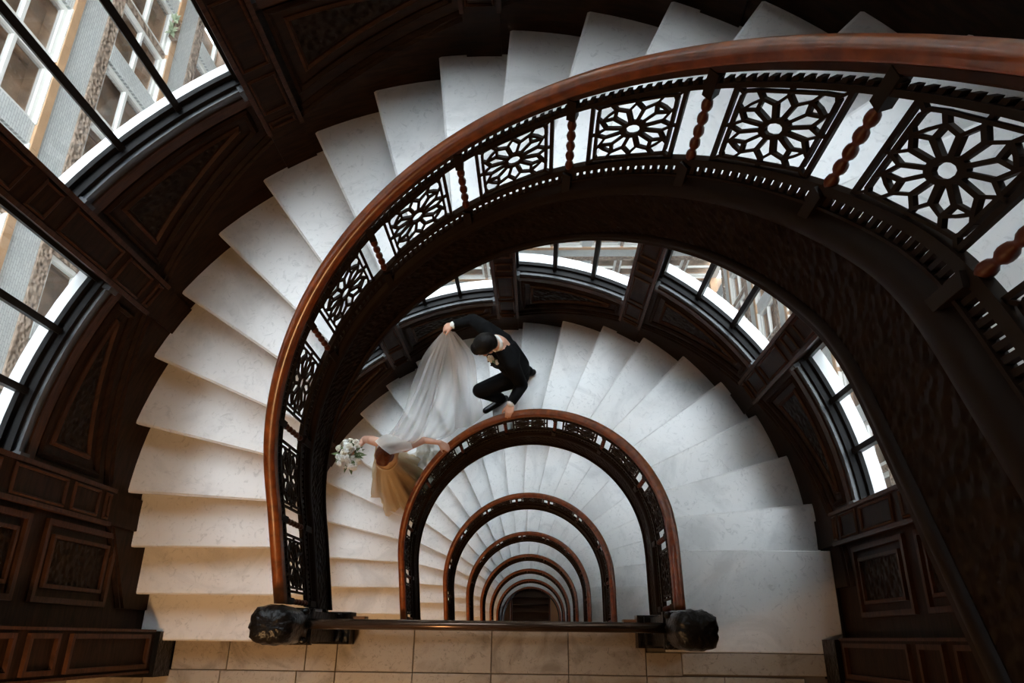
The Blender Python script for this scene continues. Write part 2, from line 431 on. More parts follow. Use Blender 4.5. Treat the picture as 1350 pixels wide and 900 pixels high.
def bal_meshes(zn, sa, sb, ks):
    D = {}
    D['handrail'] = sweep(RAILPROF, zn, sa, sb, 0.03).mesh('handrail', 'rail', True)
    D['rail_bed'] = sweep(BEDPROF, zn, sa, sb, 0.03).mesh('rail_bed', 'bed')
    D['top_bar'] = sweep([(1.104, 0.538), (1.104, 0.560), (1.132, 0.560), (1.132, 0.538)], zn, sa, sb).mesh('top_bar', 'iron')
    D['bottom_bar'] = sweep([(1.104, 0.176), (1.104, 0.212), (1.132, 0.212), (1.132, 0.176)], zn, sa, sb).mesh('bottom_bar', 'iron')
    D['dentil_trim'] = teeth(zn, sa, sb, 0.559, 0.577, 0.030, 0.5, 1.108, 1.128).mesh('dentil_trim', 'iron')
    D['bead_trim'] = teeth(zn, sa, sb, 0.126, 0.177, 0.028, 0.5, 1.110, 1.126).mesh('bead_trim', 'iron')
    D['bead_bar'] = sweep([(1.104, 0.116), (1.104, 0.127), (1.132, 0.127), (1.132, 0.116)], zn, sa, sb).mesh('bead_bar', 'cap')
    D['panels'] = [star_panel((k + 0.5) * PITCH, zn) for k in ks]
    D['string_cap'] = sweep(CAPPROF, zn, sa, sb, 0.03).mesh('string_cap', 'cap', True)
    D['stringer'] = sweep(STRPROF, zn, sa, sb, 0.03).mesh('stringer', 'string')
    D['string_lip'] = sweep(LIPPROF, zn, sa, sb, 0.03).mesh('string_lip', 'cap', True)
    return D
BAL_STD = bal_meshes(zn_std, 0.0, LEND, range(10))
BAL_TOP = bal_meshes(zn_top, -0.55, LEND, range(-1, 10))

RT0, RT1 = 1.150, RW - 0.02
def tread_mesh(i):
    s1 = s_of_i(i); s0 = s_of_i(i - 1) - 0.028
    return seg_slab(s0, s1, RT0, RT1, -i * RISE - 0.04, -i * RISE, 6).mesh('tread', 'tread')
def riser_mesh(i):   # below nosing i
    s = s_of_i(i) - 0.03
    mb = MB(); rings = []
    for k in range(5):
        r = RT0 + (RT1 - RT0) * k / 4
        rings.append([at(s - 0.02, r, -(i + 1) * RISE), at(s, r, -(i + 1) * RISE), at(s, r, -i * RISE - 0.04), at(s - 0.02, r, -i * RISE - 0.04)])
    return mb.loft(rings).mesh('riser', 'tread')
TREADS = {i: tread_mesh(i) for i in range(-2, 22)}
RISERS = {i: riser_mesh(i) for i in range(-2, 22)}
def zraw(s): return -i_of_s(s) * RISE
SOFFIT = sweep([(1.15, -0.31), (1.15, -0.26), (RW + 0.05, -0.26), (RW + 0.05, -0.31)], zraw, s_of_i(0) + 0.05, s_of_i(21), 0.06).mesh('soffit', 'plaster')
def wall_string(zn, sa, sb):
    return sweep([(RW + 0.04, -0.30), (RW - 0.03, -0.30), (RW - 0.03, 0.17), (RW - 0.018, 0.185), (RW - 0.022, 0.205), (RW - 0.005, 0.225), (RW + 0.04, 0.225)], zn, sa, sb, 0.05).mesh('wall_string', 'wood')
WS_STD = wall_string(zn_std, s_of_i(0) - 0.25, LEND + 0.02)
WS_TOP = wall_string(zn_top, -0.2, LEND + 0.02)

FL_LABEL = ['topmost flight of white marble steps, above every other flight',
            'flight of white marble steps the bride and groom are walking down',
            'curved marble flight directly under the one the couple walk on, third from the top',
            'curved white marble flight in the stairwell, fourth flight counted from the top',
            'curved white marble flight deep in the stairwell, fifth flight from the top',
            'curved white marble flight deep in the stairwell, sixth flight from the top',
            'curved white marble flight deep in the stairwell, seventh flight from the top',
            'lowest curved marble flight, just above the dark straight stairs']
BL_LABEL = ['topmost balustrade with wide mahogany handrail and large open star panels',
            'mahogany-topped star-panel balustrade that the bride and groom hold on to',
            'arched mahogany balustrade directly below the one the couple hold, third from the top',
            'arched mahogany balustrade in the stairwell, fourth one counted from the top',
            'small arched balustrade deep in the stairwell, fifth one counted from the top',
            'small arched balustrade deep in the stairwell, sixth one counted from the top',
            'small arched balustrade deep in the stairwell, seventh one counted from the top',
            'smallest and lowest arched balustrade, framing the dark straight stairs']
for k in range(8):
    zo = H - k * H
    top = (k == 0)
    fl = empty('stair_flight', (0, 0, zo), 0, FL_LABEL[k], 'stairs', 'curved stair flights')
    for i in range(-2 if top else 1, 22):
        obj('tread', TREADS[i], fl)
    for i in range(-2 if top else 0, 22):
        obj('riser', RISERS[i], fl)
    obj('soffit', SOFFIT, fl)
    obj('wall_string', WS_TOP if top else WS_STD, fl)
    D = BAL_TOP if top else BAL_STD
    st = obj('stringer', D['stringer'], fl, (-0.03 if top else 0, 0, 0)); obj('string_cap', D['string_cap'], st); obj('string_lip', D['string_lip'], st)
    ba = empty('balustrade', (-0.03 if top else 0, 0, zo), 0, BL_LABEL[k], 'railing', 'stair balustrades')
    for nm in ('handrail', 'rail_bed', 'top_bar', 'bottom_bar', 'dentil_trim', 'bead_trim', 'bead_bar'):
        o = obj(nm, D[nm], ba)
        if nm in ('dentil_trim', 'bead_trim'): o['kind'] = 'stuff'
    for me in D['panels']: obj('star_panel', me, ba)
    zn = zn_top if top else zn_std
    for j in range(-1 if top else 0, 11):
        s = j * PITCH
        if j == 0 and not top: s = 0.02
        if j == 10: s = LEND - 0.02
        t = 0 if s < L1 else min(PI, (s - L1) / RREF)
        obj('spindle', SPINDLE, ba, at(s, 1.118, zn(s) + 0.12), t)

# ------------------------------------------------------------------ outer wall with windows
SIL1 = 0.49; WINH = 2.25; HALF = rad(12.5)
def arc_box(t0, t1, r0, r1, z0, z1, n=6):
    rings = []
    for k in range(n + 1):
        t = t0 + (t1 - t0) * k / n; c, s = math.cos(t), math.sin(t)
        rings.append([(r0 * c, Y0 + r0 * s, z0), (r1 * c, Y0 + r1 * s, z0), (r1 * c, Y0 + r1 * s, z1), (r0 * c, Y0 + r0 * s, z1)])
    return MB().loft(rings)
def ztheta(t): return -(t - TH0) / DTH * RISE
def wall_frame(pts, w, r0, r1):
    # moulding following a closed outline pts = [(theta, z)] on the cylinder wall
    mb = MB(); n = len(pts)
    cx = sum(p[0] for p in pts) / n; cz = sum(p[1] for p in pts) / n
    # inset outline by w (in metres)
    P = [Vector((p[0] * RW, p[1])) for p in pts]; Q = []
    for k in range(n):
        a, b, c = P[k - 1], P[k], P[(k + 1) % n]
        d1 = (b - a).normalized(); d2 = (c - b).normalized()
        n1 = Vector((-d1.y, d1.x)); n2 = Vector((-d2.y, d2.x))
        m = (n1 + n2); m = m / max(0.3, m.dot(n1))
        Q.append(b + m * w)
    for k in range(n):
        j = (k + 1) % n; m = 8 if (P[j] - P[k]).length > 0.3 else 1
        rings = []
        for q in range(m + 1):
            u = q / m; a = P[k].lerp(P[j], u); b = Q[k].lerp(Q[j], u); c = (a + b) / 2
            def on(p, r): t = p.x / RW; return Vector((r * math.cos(t), Y0 + r * math.sin(t), p.y))
            rings.append([on(a, r1), on(a, (r0 + r1) / 2), on(c, r0), on(b, (r0 + r1) / 2), on(b, r1)])
        mb.loft(rings)
    return mb
def wall_field(pts, r0, r1, n=10):
    # filled slab for a 4 point outline (bl, br, tr, tl in theta, z)
    rings = []
    for k in range(n + 1):
        u = k / n
        t = pts[0][0] + (pts[1][0] - pts[0][0]) * u
        za = pts[0][1] + (pts[1][1] - pts[0][1]) * u; zb = pts[3][1] + (pts[2][1] - pts[3][1]) * u
        c, s = math.cos(t), math.sin(t)
        rings.append([(r0 * c, Y0 + r0 * s, za), (r1 * c, Y0 + r1 * s, za), (r1 * c, Y0 + r1 * s, zb), (r0 * c, Y0 + r0 * s, zb)])
    return MB().loft(rings)
BAYW = ['window bay beside the right landing wall, first of its flight', 'second window bay', 'third', 'fourth', 'fifth', 'sixth']
BAY = []
for n in range(6):
    tc = rad(15 + 30 * n); zs = SIL1 - 3 * RISE * n
    t0, t1 = tc - HALF, tc + HALF
    d = {}
    pw = rad(2.6)
    d['wall'] = arc_box(t0 - pw, t1 + pw, RW, 2.52, zs - (H - WINH), zs - 0.045, 8).mesh('wall', 'wood')
    a0, a1 = t0 + rad(1.1), t1 - rad(1.1)
    zb = lambda t: ztheta(t) + 0.30
    o1 = [(a0, zb(a0)), (a1, zb(a1)), (a1, zs - 0.13), (a0, zs - 0.13)]
    d['m1'] = wall_frame(o1, 0.035, RW - 0.026, RW + 0.002).mesh('panel_moulding', 'wood')
    g = rad(2.0)
    b0, b1 = a0 + g, a1 - g
    o2 = [(b0, zb(b0) + 0.10), (b1, zb(b1) + 0.10), (b1, zs - 0.21), (b0, zs - 0.21)]
    d['m2'] = wall_frame(o2, 0.028, RW - 0.024, RW + 0.002).mesh('panel_moulding', 'wood2')
    e = rad(0.75)
    o3 = [(b0 + e, zb(b0 + e) + 0.14), (b1 - e, zb(b1 - e) + 0.14), (b1 - e, zs - 0.24), (b0 + e, zs - 0.24)]
    d['field'] = wall_field(o3, RW - 0.010, RW + 0.004).mesh('carved_panel', 'carved')
    d['apron'] = arc_box(t0, t1, RW - 0.018, RW + 0.01, zs - 0.11, zs - 0.045, 8).mesh('apron_moulding', 'wood2')
    d['sill'] = arc_box(t0 + rad(0.1), t1 - rad(0.1), RW - 0.005, 2.44, zs - 0.045, zs, 10).mesh('sill', 'sill')
    fr = arc_box(t0, t1, 2.383, 2.47, zs, zs + 0.022, 10)
    q = arc_box(t0, t1, 2.432, 2.462, zs + 0.022, zs + 0.050, 10); fr.add(q.v, q.f)
    for (u0, u1) in ((t0, t0 + rad(0.6)), (t1 - rad(0.6), t1)):
        q = arc_box(u0, u1, 2.415, 2.475, zs, zs + WINH, 1); fr.add(q.v, q.f)
    q = arc_box(t0, t1, 2.415, 2.475, zs + WINH - 0.06, zs + WINH, 10); fr.add(q.v, q.f)
    d['frame'] = fr.mesh('window_frame', 'frame')
    d['mull'] = [arc_box(tc + sgn * HALF / 3 - rad(0.42), tc + sgn * HALF / 3 + rad(0.42), 2.415, 2.478, zs + 0.02, zs + WINH - 0.03, 1).mesh('mullion', 'frame') for sgn in (-1, 1)]
    d['pane'] = [arc_box(tc + (j - 1.5) * 2 * HALF / 3 + rad(0.35), tc + (j - 0.5) * 2 * HALF / 3 - rad(0.35), 2.449, 2.453, zs + 0.045, zs + WINH - 0.05, 3).mesh('pane', 'glass') for j in range(3)]
    d['ledge'] = arc_box(t0 - rad(2.4), t1 + rad(2.4), 2.472, 2.575, zs - 0.12, zs - 0.002, 8).mesh('exterior_ledge', 'ledge')
    d['hang'] = [arc_box(u - rad(0.35), u + rad(0.35), RW - 0.028, 2.40, zs - 0.06, zs + 0.012, 1).mesh('sill_stop', 'sill') for u in (t0 + rad(0.5), t1 - rad(0.5))]
    BAY.append(d)
PIL = []
for k in range(7):
    t = rad(30 * k); hw = rad(2.45); zb = ztheta(t)
    d = {}
    d['body'] = arc_box(t - hw, t + hw, RW - 0.045, 2.62, zb + 0.0, zb + H, 2).mesh('pilaster', 'wood')
    fr = []
    g = rad(0.5)
    for (z0, z1) in ((0.24, 0.30), (0.36, 0.62), (0.68, 1.12), (1.22, 1.36), (1.46, 2.9)):
        o = [(t - hw + g, zb + z0), (t + hw - g, zb + z0), (t + hw - g, zb + z1), (t - hw + g, zb + z1)]
        fr.append(wall_frame(o, 0.018, RW - 0.060, RW - 0.043).mesh('panel_moulding', 'wood2'))
    d['fr'] = fr
    d['edge'] = [arc_box(u - rad(0.3), u + rad(0.3), RW - 0.055, RW - 0.03, zb + 0.2, zb + H - 0.4, 1).mesh('edge_bead', 'wood2') for u in (t - hw, t + hw)]
    PIL.append(d)
ORD = ['first', 'second', 'third', 'fourth', 'fifth', 'sixth']
wn = 0
for k in range(8):
    zo = H - k * H
    wall = empty('wall_oriel_%d' % (k + 1), (0, 0, zo), 0, 'dark oak panelled curved wall around stair flight %d' % (k + 1), 'wall', None, 'structure')
    for n, d in enumerate(BAY):
        w = obj('wall_panel', d['wall'], wall)
        if k < 3:
            obj('panel_moulding', d['m1'], w); obj('panel_moulding', d['m2'], w); obj('carved_panel', d['field'], w); obj('apron_moulding', d['apron'], w)
        wn += 1
        wi = empty('window_%d' % wn, (0, 0, zo), 0, 'curved three-light dark-framed window, %s bay along stair flight %d' % (ORD[n], k + 1), 'window', 'oriel windows', 'structure')
        obj('window_frame', d['frame'], wi); obj('sill', d['sill'], wi)
        for me in d['mull']: obj('mullion', me, wi)
        for me in d['pane']: obj('pane', me, wi)
        obj('exterior_ledge', d['ledge'], wi)
        if k < 3:
            for me in d['hang']: obj('sill_stop', me, wi)
    for d in PIL:
        p = obj('pilaster', d['body'], wall)
        if k < 3:
            for me in d['fr']: obj('panel_moulding', me, p)
            for me in d['edge']: obj('edge_bead', me, p)

wall = empty('wall_oriel_0', (0, 0, 2 * H), 0, 'dark oak curved wall band above the topmost windows', 'wall', None, 'structure')
for d in BAY: obj('wall_panel', d['wall'], wall)
# straight side walls of the stair bay and the end piers, one per storey
def rect_frame_x(x, sgn, y0, y1, z0, z1, w=0.03, d=0.022):
    mb = MB(); xa, xb = (x, x - sgn * d)
    for (a, b, c, e) in ((y0, y1, z0, z0 + w), (y0, y1, z1 - w, z1), (y0, y0 + w, z0 + w, z1 - w), (y1 - w, y1, z0 + w, z1 - w)):
        mb.box(min(xa, xb), max(xa, xb), a, b, c, e)
    return mb
for k in range(-1, 8):
    zo = -k * H
    for sgn, side in ((1, 'right'), (-1, 'left')):
        w = MB().box(min(sgn * RW, sgn * 2.7), max(sgn * RW, sgn * 2.7), -0.10, Y0, 0, H).mesh('wall_%s' % side, 'wood')
        o = obj('wall_%s_%d' % (side, k + 2), w, None, (0, 0, zo)); tag(o, 'dark oak panelled straight wall %s the landing on storey %d' % ('right of' if sgn > 0 else 'left of', k + 2), 'wall', None, 'structure')
        zb = 0.0 if sgn > 0 else 0.35
        ya, yb = 0.02, Y0 - 0.14
        for (z0, z1) in ((zb + 0.32, zb + 1.02), (zb + 1.16, zb + 2.5)):
            rect_frame_x(sgn * RW, sgn, ya, yb, z0, z1).build('panel_moulding', 'wood2', o)
            rect_frame_x(sgn * RW, sgn, ya + 0.075, yb - 0.075, z0 + 0.075, z1 - 0.075, 0.02).build('panel_moulding', 'wood2', o)
            MB().box(min(sgn * RW, sgn * (RW - .008)), max(sgn * RW, sgn * (RW - .008)), ya + 0.1, yb - 0.1, z0 + 0.1, z1 - 0.1).build('carved_panel', 'carved', o)
        xi = 2.22
        p = MB().box(min(sgn * xi, sgn * 2.7), max(sgn * xi, sgn * 2.7), -0.36, -0.10, 0.22, H - 0.3).mesh('trim', 'wood')
        o = obj('trim_%d' % ((k + 1) * 2 + (1 if sgn > 0 else 2)), p, None, (0, 0, zo)); tag(o, 'dark panelled oak pier %s the landing on storey %d' % ('right of' if sgn > 0 else 'left of', k + 2), 'pier', None, 'structure')
        MB().box(min(sgn * 2.185, sgn * 2.72), max(sgn * 2.185, sgn * 2.72), -0.385, -0.11, 0, 0.22).build('plinth', 'black', o)
        for (z0, z1) in ((0.30, 1.15), (1.25, 1.5), (1.6, 2.9)):
            rect_frame_x(sgn * xi, sgn, -0.33, -0.13, z0, z1, 0.025).build('panel_moulding', 'wood2', o)
        for yy in (-0.36, -0.115):
            MB().box(min(sgn * xi, sgn * (xi - 0.015)), max(sgn * xi, sgn * (xi - 0.015)), yy, yy + 0.015, 0.24, 3.0).build('edge_bead', 'wood2', o)

# ------------------------------------------------------------------ landings
def tile(mb_parent, x0, x1, y0, y1):
    g = 0.0025
    return MB().box(x0 + g, x1 - g, y0 + g, y1 - g, -0.02, 0.0, 0.003)
TILES = []
cx = [-1.06, -0.54, -0.015, 0.50, 1.015]
for a, b in zip(cx[:-1], cx[1:]):
    TILES += [(a, b, -0.345, -0.035), (a, b, -0.865, -0.345), (a, b, -1.385, -0.865)]
TILES += [(1.015, 1.25, -0.345, -0.2), (1.25, 2.20, -0.335, -0.2), (1.15, RW, -0.2, 0.462)]
lx = [-2.18, -1.80, -1.27, -1.06]
for a, b in zip(lx[:-1], lx[1:]): TILES.append((a, b, -0.345, -0.125))
ex = [-2.88, -2.36, -1.84, -1.32, -1.06]
for a, b in zip(ex[:-1], ex[1:]): TILES += [(a, b, -0.865, -0.395 if b < -2.1 else -0.345), (a, b, -1.385, -0.865)]
ex = [1.015, 1.52, 2.04, 2.56]
for a, b in zip(ex[:-1], ex[1:]): TILES += [(a, b, -0.865, -0.395 if b > 2.1 else -0.345), (a, b, -1.385, -0.865)]
TM = [tile(None, *t).mesh('tile', 'tile') for t in TILES]
TM[TILES.index((1.15, RW, -0.2, 0.462))] = MB().box(1.15, RW - 0.03, -0.1975, 0.4625, -0.04, 0.0, 0.006).mesh('landing_slab', 'tread')
def slab():
    mb = MB()
    mb.box(-4.2, 4.2, -3.2, -0.42, -0.30, -0.02)
    mb.box(-2.18, 2.18, -0.42, -0.125, -0.30, -0.02)
    mb.box(-1.0, 1.0, -0.125, -0.04, -0.30, -0.02)
    mb.box(1.155, RW, -0.125, 0.42, -0.20, -0.042)
    return mb
SLAB = slab().mesh('floor', 'grout')
FAR = MB().box(-4.2, 4.2, -3.2, -1.3875, -0.0195, 0.0).mesh('floor_field', 'tile')
for k in range(7):
    f = obj('floor' if k == 0 else 'floor_%d' % (k + 1), SLAB, None, (0, 0, -k * H))
    tag(f, 'marble tiled landing floor of storey %d below the top' % (k + 1), 'floor', None, 'structure')
    for me in TM: obj('landing_slab' if me.name.startswith('landing') else 'tile', me, f)
    obj('floor_field', FAR, f)
o = MB().box(-2.7, 2.7, -0.36, -0.1, H + 4.1, 20).build('wall_court_blocker', 'brick'); tag(o, 'unseen white brick wall added above the stair bay to shade the court', 'wall', None, 'structure')  # out of view, added to dim the sky light on the facades
zt = H + 2 * RISE
o = MB().box(1.15, 2.18, -3.2, -0.38, zt - 0.3, zt).box(2.18, 4.2, -3.2, -0.42, zt - 0.3, zt).box(-4.2, 1.15, -3.2, -0.75, zt - 0.3, zt).build('floor_top', 'tile'); tag(o, 'marble floor of the uppermost hall at the head of the stairs', 'floor', None, 'structure')
# hall shell
for nm, b in (('wall_hall_back', (-4.3, 4.3, -3.35, -3.2)), ('wall_hall_left', (-4.35, -4.2, -3.2, -0.1)), ('wall_hall_right', (4.2, 4.35, -3.2, -0.1)),
              ('wall_court_left', (-11.2, -2.7, -0.36, -0.1)), ('wall_court_right', (2.7, 11.2, -0.36, -0.1))):  # court walls carried up unseen above the oriel to darken the court
    o = MB().box(*b, -40 if 'court' in nm else -32, 20 if 'court' in nm else H + 4.2).build(nm, 'brick' if 'court' in nm else 'hallwall'); tag(o, 'plain unseen wall around the hall and court, ' + nm.split('_', 1)[1].replace('_', ' '), 'wall', None, 'structure')
o = MB().box(-4.2, 4.2, -3.2, 3.3, H + 3.9, H + 4.1).build('ceiling', 'hallwall'); tag(o, 'plain unseen ceiling over hall and stairwell, added to block light from above', 'ceiling', None, 'structure')  # spans the well too, so light enters only through the windows

# bottom of the well: straight dark stairs with two rails
zb = -7 * H
mb = MB(); mb.box(-4.2, 4.2, -3.2, -0.2, zb - 0.3, zb); mb.box(-2.4, -0.86, -0.2, 3.2, zb - 0.3, zb); mb.box(0.86, 2.4, -0.2, 3.2, zb - 0.3, zb); mb.box(-0.86, 0.86, 2.7, 3.2, zb - 0.3, zb)
o = mb.build('floor_8', 'warmfloor'); tag(o, 'warm brown floor at the foot of the stairwell', 'floor', None, 'structure')
sf = empty('straight_stairs', (0, 0, zb - 0.2), 0, 'dark straight stairs at the very bottom of the stairwell', 'stairs')
for j in range(10):
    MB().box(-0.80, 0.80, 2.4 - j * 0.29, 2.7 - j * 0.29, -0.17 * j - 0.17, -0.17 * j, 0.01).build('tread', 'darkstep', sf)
for sx in (-1, 1):
    MB().tube([(sx * 0.83, 2.7, 0.55), (sx * 0.83, -0.2, -1.1)], 0.035).build('handrail', 'copper', sf)
    MB().box(sx * 0.83 - 0.02, sx * 0.83 + 0.02, 2.66, 2.72, -0.1, 0.58).build('post', 'iron', sf)
    MB().hexa([(sx * 0.83 - 0.02, -0.2, -1.8), (sx * 0.83 + 0.02, -0.2, -1.8), (sx * 0.83 + 0.02, 2.7, -0.25), (sx * 0.83 - 0.02, 2.7, -0.25),
               (sx * 0.83 - 0.02, -0.2, -1.5), (sx * 0.83 + 0.02, -0.2, -1.5), (sx * 0.83 + 0.02, 2.7, 0.05), (sx * 0.83 - 0.02, 2.7, 0.05)]).build('side_string', 'darkstep', sf)
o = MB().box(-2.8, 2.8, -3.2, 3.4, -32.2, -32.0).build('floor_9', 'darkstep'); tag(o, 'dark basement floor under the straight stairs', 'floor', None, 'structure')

# ------------------------------------------------------------------ newels and landing rails
def newel_parts():
    d = {}
    d['plinth'] = MB().box(-0.17, 0.17, -0.10, 0.10, 0, 0.16, 0.012).box(-0.13, 0.13, -0.09, 0.09, 0.16, 0.22, 0.01).mesh('plinth', 'black')
    mb = MB().box(-0.095, 0.095, -0.085, 0.085, 0.20, 0.84)
    mb.box(-0.11, 0.11, -0.1, 0.1, 0.78, 0.83, 0.012)
    d['shaft'] = mb.mesh('shaft', 'black')
    # carved cap: rounded square block with leaf lobes
    rings = []
    prof = [(0.085, 0.83), (0.100, 0.86), (0.106, 0.90), (0.098, 0.94), (0.108, 0.98), (0.113, 1.07), (0.112, 1.17), (0.102, 1.22), (0.074, 1.245), (0.03, 1.25)]
    n = 40
    for r, z in prof:
        ring = []
        for j in range(n):
            a = 2 * PI * j / n
            sq = r / max(abs(math.cos(a)), abs(math.sin(a)))
            rr = 0.55 * min(sq, r * 1.25) + 0.45 * r * 1.08
            rr *= 1 + 0.045 * math.cos(12 * a + z * 30) + 0.05 * mnoise.noise(Vector((math.cos(a) * 3, math.sin(a) * 3, z * 14)))
            ring.append((rr * math.cos(a), rr * math.sin(a) * 0.86, z + 0.012 * mnoise.noise(Vector((math.cos(a) * 4, math.sin(a) * 4, z * 9)))))
        rings.append(ring)
    d['cap'] = MB().loft(rings).mesh('carved_cap', 'black', True)
    d['knob'] = MB().ellipsoid((0, 0, 0), Vector((0.026, 0, 0)), Vector((0, 0.022, 0)), Vector((0, 0, 0.03)), 8, 6).mesh('corner_leaf', 'black', True)
    d['block'] = MB().box(-0.055, 0.055, -0.035, 0.045, 0.0, 0.10, 0.006).mesh('foot_block', 'brownwood')
    return d
NW = newel_parts()
LV = ['top landing', 'second landing', 'third landing', 'fourth landing', 'fifth landing', 'sixth landing', 'seventh landing']
for k in range(7):
    for sx, sd in ((-1, 'end of the descending flight'), (1, 'start of the next flight down')):
        ne = empty('newel_post', (sx * 1.12, -0.075, -k * H), 0, 'black carved newel post on the %s at the %s' % (LV[k], sd), 'post', 'carved newel posts')
        obj('plinth', NW['plinth'], ne); obj('shaft', NW['shaft'], ne)
        c = obj('carved_cap', NW['cap'], ne); [obj('corner_leaf', NW['knob'], c, (qx * 0.092, qy * 0.078, 0.905)) for qx in (-1, 1) for qy in (-1, 1)]
        obj('foot_block', NW['block'], ne, (-sx * 0.20, 0.03, 0))
    lr = empty('landing_rail', (0, -0.062, -k * H), 0, 'straight dark metal guard rail spanning the %s between two newels' % LV[k], 'railing', 'landing guard rails')
    MB().tube([(-1.02, 0, 0.86), (1.02, 0, 0.86)], 0.028, 14).build('top_rail', 'bar', lr, True)
    MB().box(-1.0, 1.0, -0.015, 0.015, 0.10, 0.14).build('bottom_rail', 'iron', lr)
    for j in range(9):
        MB().lathe([(0.009, 0.13), (0.013, 0.3), (0.009, 0.5), (0.013, 0.68), (0.009, 0.84)], 8, -0.88 + j * 0.22, 0).build('baluster', 'iron', lr)

# hall lamps: warm globe pendants behind the landings
for k in range(0, 7):
    z = -k * H + 2.85 if k >= 0 else H + 2.9
    lamp = empty('pendant_lamp', (-1.5, -1.2, z), 0, 'warm glass globe pendant lamp hanging over the %s' % (LV[k] if k >= 0 else 'uppermost hall'), 'lamp', 'hall pendant lamps')
    m = M.get('globe')
    if m is None:
        m, nt, b = new_mat('lit_globe'); b.inputs['Emission Color'].default_value = (1, 0.62, 0.28, 1); b.inputs['Emission Strength'].default_value = 6; b.inputs['Base Color'].default_value = (0.9, 0.8, 0.6, 1); M['globe'] = m
        M['globe_me'] = MB().ellipsoid((0, 0, 0), Vector((0.13, 0, 0)), Vector((0, 0.13, 0)), Vector((0, 0, 0.13))).mesh('globe', m, True)
        M['rod_me'] = MB().lathe([(0.008, 0.13), (0.008, 0.70)], 8).lathe([(0.05, 0.70), (0.04, 0.74)], 12).mesh('rod', 'iron')
    obj('globe', M['globe_me'], lamp); obj('rod', M['rod_me'], lamp)
    ld = bpy.data.lights.new('pendant_light', 'POINT'); ld.energy = 55; ld.color = (1.0, 0.58, 0.26); ld.shadow_soft_size = 0.14
    lo = bpy.data.objects.new('bulb', ld); lo.location = (0, 0, -0.02 - 0.13); link(lo, lamp)

# ------------------------------------------------------------------ people
def remesh(name, mb, mat, parent, voxel=0.010, it=5):
    me = mb.mesh(name, mat)
    tmp = bpy.data.objects.new(name + '_tmp', me); col.objects.link(tmp)
    m = tmp.modifiers.new('r', 'REMESH'); m.mode = 'VOXEL'; m.voxel_size = voxel
    s = tmp.modifiers.new('s', 'SMOOTH'); s.iterations = it; s.factor = 0.5
    dg = bpy.context.evaluated_depsgraph_get()
    out = bpy.data.meshes.new_from_object(tmp.evaluated_get(dg))
    bpy.data.objects.remove(tmp)
    out.name = name; out.materials.clear(); out.materials.append(M[mat])
    for p in out.polygons: p.use_smooth = True
    return obj(name, out, parent)
def chain(mb, pts, rs):
    for k in range(len(pts) - 1): mb.capsule(pts[k], pts[k + 1], rs[k], rs[k + 1])
def frame3(f, u):
    f = Vector(f).normalized(); u = Vector(u); x = f.cross(u).normalized(); u = x.cross(f).normalized()
    return x, f, u
def head(mb, c, x, f, u, s=1.0):
    c = Vector(c); E = lambda p, a, b, d: mb.ellipsoid(c + x * p[0] * s + f * p[1] * s + u * p[2] * s, x * a * s, f * b * s, u * d * s)
    E((0, -0.012, 0.03), 0.074, 0.094, 0.085); E((0, 0.018, -0.035), 0.060, 0.070, 0.078); E((0, 0.045, -0.082), 0.030, 0.034, 0.028)
    E((0, 0.094, -0.022), 0.012, 0.020, 0.022); mb.capsule(c + (f * 0.088 + u * 0.012) * s, c + (f * 0.104 - u * 0.024) * s, 0.008 * s, 0.011 * s)
    E((0, 0.076, 0.028), 0.052, 0.014, 0.012)
    for q in (-1, 1): E((q * 0.074, -0.004, -0.012), 0.009, 0.020, 0.030); E((q * 0.038, 0.062, -0.035), 0.024, 0.022, 0.022)
def face_parts(parent, c, x, f, u):
    c = Vector(c)
    for q in (-1, 1):
        MB().ellipsoid(c + x * q * 0.031 + f * 0.079 + u * 0.006, x * 0.014, f * 0.009, u * 0.007, 10, 6).build('eye', 'eye', parent, True)
    MB().ellipsoid(c + f * 0.086 - u * 0.058, x * 0.024, f * 0.008, u * 0.008, 10, 6).build('lips', 'lip', parent, True)
def hand(mb, w, d, n, curl, side, sc=1.0):
    # w wrist, d finger direction, n back-of-hand normal, curl per joint, side +1/-1 places the thumb
    w = Vector(w); d = Vector(d).normalized(); n = Vector(n); t = d.cross(n).normalized(); n = t.cross(d).normalized(); t = t * side
    for k, (o, L) in enumerate(((-0.030, 0.066), (-0.010, 0.075), (0.011, 0.078), (0.031, 0.072))):
        kn = 0.078 if k != 0 else 0.070
        base = w + t * o * 0.65 * sc; kp = w + (d * kn + t * o * 1.05) * sc
        mb.capsule(base, kp, 0.014 * sc, 0.0115 * sc, 8)
        p = kp; a = curl * 0.6
        for q, fr in enumerate((0.46, 0.30, 0.24)):
            dd = d * math.cos(a) - n * math.sin(a); e = p + dd * L * fr * sc
            mb.capsule(p, e, (0.0098 - 0.0009 * q) * sc, (0.0089 - 0.0009 * q) * sc, 8); p = e; a += curl
    b = w + (d * 0.022 + t * 0.026) * sc; m1 = b + (d * 0.036 + t * 0.030 - n * 0.012) * sc; m2 = m1 + (d * 0.030 + t * 0.008 - n * 0.016) * sc
    mb.capsule(b, m1, 0.014 * sc, 0.0115 * sc, 8); mb.capsule(m1, m2, 0.0112 * sc, 0.0092 * sc, 8)

